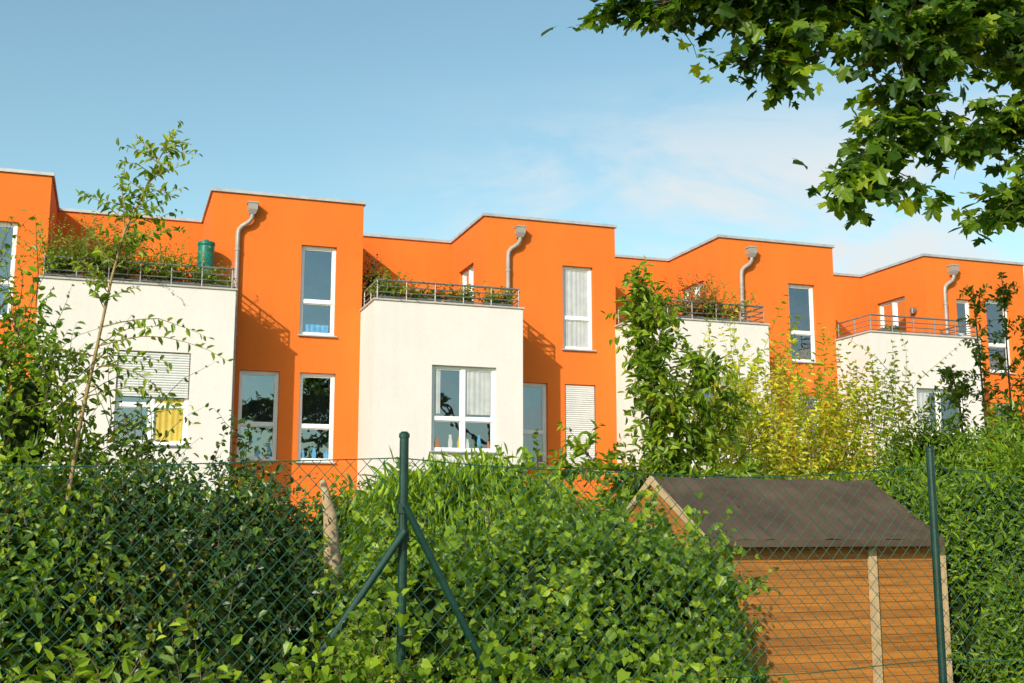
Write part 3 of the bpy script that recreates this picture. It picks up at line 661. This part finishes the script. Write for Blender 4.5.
# thuja hedge plants
ths = [(6.28, 7.5, 2.05, .36), (6.62, 7.2, 2.2, .42), (7.2, 7.6, 2.4, .45), (6.9, 8.6, 2.3, .5), (7.6, 8.6, 2.55, .5), (6.35, 9.2, 2.0, .42), (8.3, 8.9, 2.85, .5), (7.9, 9.9, 2.75, .55), (7.0, 10.0, 2.0, .5), (7.3, 6.8, 2.2, .45), (6.08, 6.6, 1.3, .24)]
for (x, y, h, r) in ths:
    root = thing('thuja_shrub', (x, y, 0), 'dense green thuja hedge plant beside wooden shed', 'bush', 'thuja hedge plants')
    mb = MB(); ells = [E(x, y, h * .45, r, r, h * .47), E(x + .1, y - .08, h * .7, r * .7, r * .7, h * .3), E(x - .14, y + .05, h * .62, r * .65, r * .65, h * .33)]
    P, Nn = foliage(mb, ells, 7500, .075, .028, droop=-.4, axout=.9, core=.78, spread=.12, bump=.40, cs=5)
    tw = MB(); tw.tube([(x, y, 0), (x, y, h * .9)], [.05, .01], 6)
    for i in rng.permutation(len(P))[:90]:
        shoot(mb, tw, P[i] - Nn[i] * .04, Nn[i] * .6 + np.array((0, 0, .7)), rng.uniform(.1, .34), 12, .05, .02, grav=-.1, rad=.003)
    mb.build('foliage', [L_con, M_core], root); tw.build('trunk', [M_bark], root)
# slim tree
root = thing('slim_tree', (9.0, 10, 0), 'slim tree with dark and reddish leaves', 'tree')
tr = MB(); mb = MB(); tw = MB()
for bx, dx_, zt_ in ((8.6, -.2, 3.3), (8.85, -.1, 4.2), (9.1, .05, 4.35), (9.35, .15, 3.9), (9.6, .2, 3.6)):
    pts = [(bx, 10, 0), (bx + dx_ * .3, 10, 1.6), (bx + dx_ * .7, 10, 2.9), (bx + dx_, 10.02, zt_)]
    tr.tube(pts, [.025, .02, .012, .004], 6); pp = np.array(pts)
    for j in range(56):
        t = rng.uniform(1.1, 2.98); i = int(t); p0 = pp[i] + (pp[i + 1] - pp[i]) * (t - i)
        shoot(mb, tw, p0, (rng.normal() * .9, rng.normal() * .6, .6), rng.uniform(.2, .5) * (1.3 - .3 * t), 11, .085, .046, grav=-.4, rad=.004)
tr.build('trunk', [M_bark], root, True); mb.build('crown', [L_mid], root); tw.build('branches', [M_bark], root)
# garden shrubs
gs = [(3.2, 15, 2.3, .9), (4.9, 15.5, 2.1, 1.0), (6.6, 15, 2.2, 1.0), (8.6, 15.5, 2.5, 1.1), (10.6, 15.2, 2.7, 1.1), (12.6, 15, 2.9, 1.2), (14.6, 15.5, 3.0, 1.2), (5.6, 11.5, 1.9, .8), (9.9, 12.5, 2.5, .9), (11.0, 12, 2.6, .9), (1.2, 15, 2.2, .9), (-.8, 15, 2.4, .9), (3.3, 9.6, 1.8, .6), (4.2, 9.9, 1.75, .6), (5.6, 10.2, 2.1, .6)]
for (x, y, h, r) in gs:
    bush('garden_shrub', 'rounded green garden shrub in front of the houses', 'bush', (x, y, 0), [E(x, y, h * .45, r, .6, h * .5), E(x + r * .5, y, h * .6, r * .6, .5, h * .4), E(x - r * .5, y + .1, h * .5, r * .6, .5, h * .42)],
         6500, .10, .055, random.choice([L_ivy, L_con, L_mid, L_ivy]), shoots=60, sl=(.2, .5), group='garden shrubs', spread=.12, bump=.3, stems=False)
# maple overhanging
root = thing('maple_tree', (11.9, 10.4, 0), 'large maple tree with dark overhanging leafy branches', 'tree')
tr = MB(); mb = MB(); tw = MB()
tr.tube([(11.9, 10.4, 0), (11.8, 10.3, 2), (11.7, 10.15, 3.9), (12, 10.5, 7), (12.1, 10.8, 10)], [.34, .27, .22, .15, .06], 12)
limbs = [
 ([(11.7, 10.15, 3.9), (10, 9.1, 5.95), (8, 8.3, 6.5), (6.2, 7.8, 6.3), (4.95, 7.8, 6.0), (3.7, 8, 5.78)], .085, 1.3),
 ([(8, 8.3, 6.55), (6.8, 7.7, 5.9), (6.0, 7.4, 5.25), (5.55, 7.25, 4.65), (5.45, 7.25, 4.3)], .03, 1.2),
 ([(10, 9.1, 5.95), (8.1, 7.8, 5.5), (7.0, 7.25, 5.0), (6.35, 7.1, 4.7)], .04, 1.0),
 ([(6.2, 7.8, 6.3), (5.5, 7.7, 5.85), (4.95, 7.55, 5.5), (4.45, 7.6, 5.2)], .02, 1.2),
 ([(8.1, 7.8, 5.5), (7.4, 7.25, 4.85), (6.95, 7.1, 4.4), (6.68, 7.05, 4.1)], .02, 1.4),
 ([(10, 9.1, 5.95), (8.4, 8.1, 6.4), (7.1, 7.5, 6.0), (6.1, 7.25, 5.65), (5.4, 7.1, 5.35)], .03, 1.0),
 ([(6.2, 7.8, 6.3), (5.65, 7.4, 6.3), (4.8, 7.4, 6.0), (4.0, 7.5, 5.72)], .02, 1.4),
 ([(10, 9.1, 5.95), (8.7, 8.1, 7.1), (7.25, 7.5, 7), (6.2, 7.5, 6.7)], .03, 1),
 ([(8.4, 8.1, 6.4), (7.6, 7.6, 5.9), (7.0, 7.3, 5.45)], .02, 1.2),
 ([(8, 8.3, 6.55), (7.2, 7.6, 6.5), (6.4, 7.3, 6.2), (5.8, 7.2, 5.95)], .02, 1.2),
 ([(8, 8.3, 6.55), (7.2, 7.5, 6.1), (6.6, 7.3, 5.8), (6.0, 7.1, 5.4)], .02, 1.1),
]
for pts, r, wt in limbs:
    pp = np.array(pts, float); n = len(pp)
    tr.tube(pp, [r * (1 - .85 * i / (n - 1)) + .004 for i in range(n)], 7)
    seg = np.linalg.norm(np.diff(pp, axis=0), axis=1).sum()
    for j in range(int(16 * seg * wt)):
        t = rng.uniform(.9 if r > .05 else .3, n - 1.001); i = int(t); p0 = pp[i] + (pp[i + 1] - pp[i]) * (t - i)
        d = nrm(pp[i + 1] - pp[i]) * .5 + rng.normal(size=3) * np.array((.8, .7, .34)) + np.array((0, 0, -.02))
        L = rng.uniform(.2, .6); m_ = 5
        sp = [p0]
        d = nrm(d)
        for q in range(m_):
            d = nrm(d + rng.normal(size=3) * .15 + np.array((0, 0, -.05))); sp.append(sp[-1] + d * L / m_)
        tw.tube(sp, [.007 - .001 * q for q in range(m_ + 1)], 4, 0, False)
        sp = np.array(sp); K = int(6 + L * 18)
        idx = rng.integers(1, m_ + 1, K); P = sp[idx] + rng.normal(size=(K, 3)) * np.array((.08, .08, .03))
        ax = rng.normal(size=(K, 3)) * np.array((.8, .8, .25)) + d * .5 + np.array((0, 0, -.35)); nn = rng.normal(size=(K, 3)) * .35 + np.array((-.3, -.45, .8))
        sz = rng.uniform(.55, 1.15, K)
        leaves(mb, P, ax, nn, .135 * sz, .15 * sz, T_map, 0, tint(P, 3, .4, .6))
tr.build('trunk', [M_bark], root, True); mb.build('crown', [L_map], root); tw.build('branches', [M_bark], root)

# ---------------------------------------------------------------- light, sky, camera
EL, AZ = 27, 45
sd = Vector((-math.sin(math.radians(AZ)) * math.cos(math.radians(EL)), -math.cos(math.radians(AZ)) * math.cos(math.radians(EL)), math.sin(math.radians(EL))))
su = bpy.data.lights.new('sun', 'SUN'); su.energy = 5.0; su.angle = math.radians(.5); su.color = (1, .915, .80)
so = bpy.data.objects.new('sun', su); so.rotation_euler = (-sd).to_track_quat('-Z', 'Y').to_euler(); so.location = (-20, -30, 30); COL.objects.link(so)
W = bpy.data.worlds.new('World'); S.world = W; W.use_nodes = True; nt = W.node_tree
bg = nt.nodes['Background']; bg.inputs[1].default_value = 0.125
sky = nt.nodes.new('ShaderNodeTexSky'); sky.sky_type = 'NISHITA'; sky.sun_disc = False
sky.sun_elevation = math.radians(EL); sky.sun_rotation = math.atan2(sd.x, sd.y)
sky.air_density = 1.0; sky.dust_density = 1.0; sky.ozone_density = 1.0
tn = nt.nodes.new('ShaderNodeMix'); tn.data_type = 'RGBA'; tn.blend_type = 'MULTIPLY'; tn.inputs[0].default_value = 1
nt.links.new(sky.outputs[0], tn.inputs[6]); tn.inputs[7].default_value = (1.44, 1.68, 1.43, 1)
tc = nt.nodes.new('ShaderNodeTexCoord'); mp = nt.nodes.new('ShaderNodeMapping'); mp.inputs['Scale'].default_value = (3.0, 3.0, 9)
mp.inputs['Rotation'].default_value = (0, .15, 0); mp.inputs['Location'].default_value = (.7, .2, .4)
no = nt.nodes.new('ShaderNodeTexNoise'); no.inputs['Scale'].default_value = 1.8; no.inputs['Detail'].default_value = 9; no.inputs['Roughness'].default_value = .58; no.inputs['Distortion'].default_value = .5
nt.links.new(tc.outputs['Generated'], mp.inputs[0]); nt.links.new(mp.outputs[0], no.inputs['Vector'])
rp = ramp(nt, [(.40, (.10, .10, .10)), (.60, (.9, .9, .9))]); nt.links.new(no.outputs[0], rp.inputs[0])
sp = nt.nodes.new('ShaderNodeSeparateXYZ'); nt.links.new(tc.outputs['Generated'], sp.inputs[0])
m1 = nt.nodes.new('ShaderNodeMapRange'); m1.interpolation_type = 'SMOOTHSTEP'; m1.inputs[1].default_value = .12; m1.inputs[2].default_value = .44; nt.links.new(sp.outputs[0], m1.inputs[0])
m2 = nt.nodes.new('ShaderNodeMapRange'); m2.interpolation_type = 'SMOOTHSTEP'; m2.inputs[1].default_value = .40; m2.inputs[2].default_value = .27; nt.links.new(sp.outputs[2], m2.inputs[0])
mm = nt.nodes.new('ShaderNodeMath'); mm.operation = 'MULTIPLY'; nt.links.new(m1.outputs[0], mm.inputs[0]); nt.links.new(m2.outputs[0], mm.inputs[1])
mm2 = nt.nodes.new('ShaderNodeMath'); mm2.operation = 'MULTIPLY'; nt.links.new(mm.outputs[0], mm2.inputs[0]); nt.links.new(rp.outputs[0], mm2.inputs[1])
mx = nt.nodes.new('ShaderNodeMix'); mx.data_type = 'RGBA'; nt.links.new(mm2.outputs[0], mx.inputs[0])
nt.links.new(tn.outputs[2], mx.inputs[6]); mx.inputs[7].default_value = (6.6, 6.8, 6.8, 1)
nt.links.new(mx.outputs[2], bg.inputs[0])
cam = bpy.data.cameras.new('camera'); cam.lens = 40.68; cam.sensor_width = 36; cam.clip_end = 1000
co = bpy.data.objects.new('camera', cam); co.location = (0, 0, 1.6); co.rotation_euler = (math.radians(99.3), 0, math.radians(-19)); COL.objects.link(co)
S.camera = co
S.view_settings.view_transform = 'Standard'; S.view_settings.look = 'None'; S.view_settings.exposure = 0
for o in bpy.data.objects:
    if '_o' in o: del o['_o']
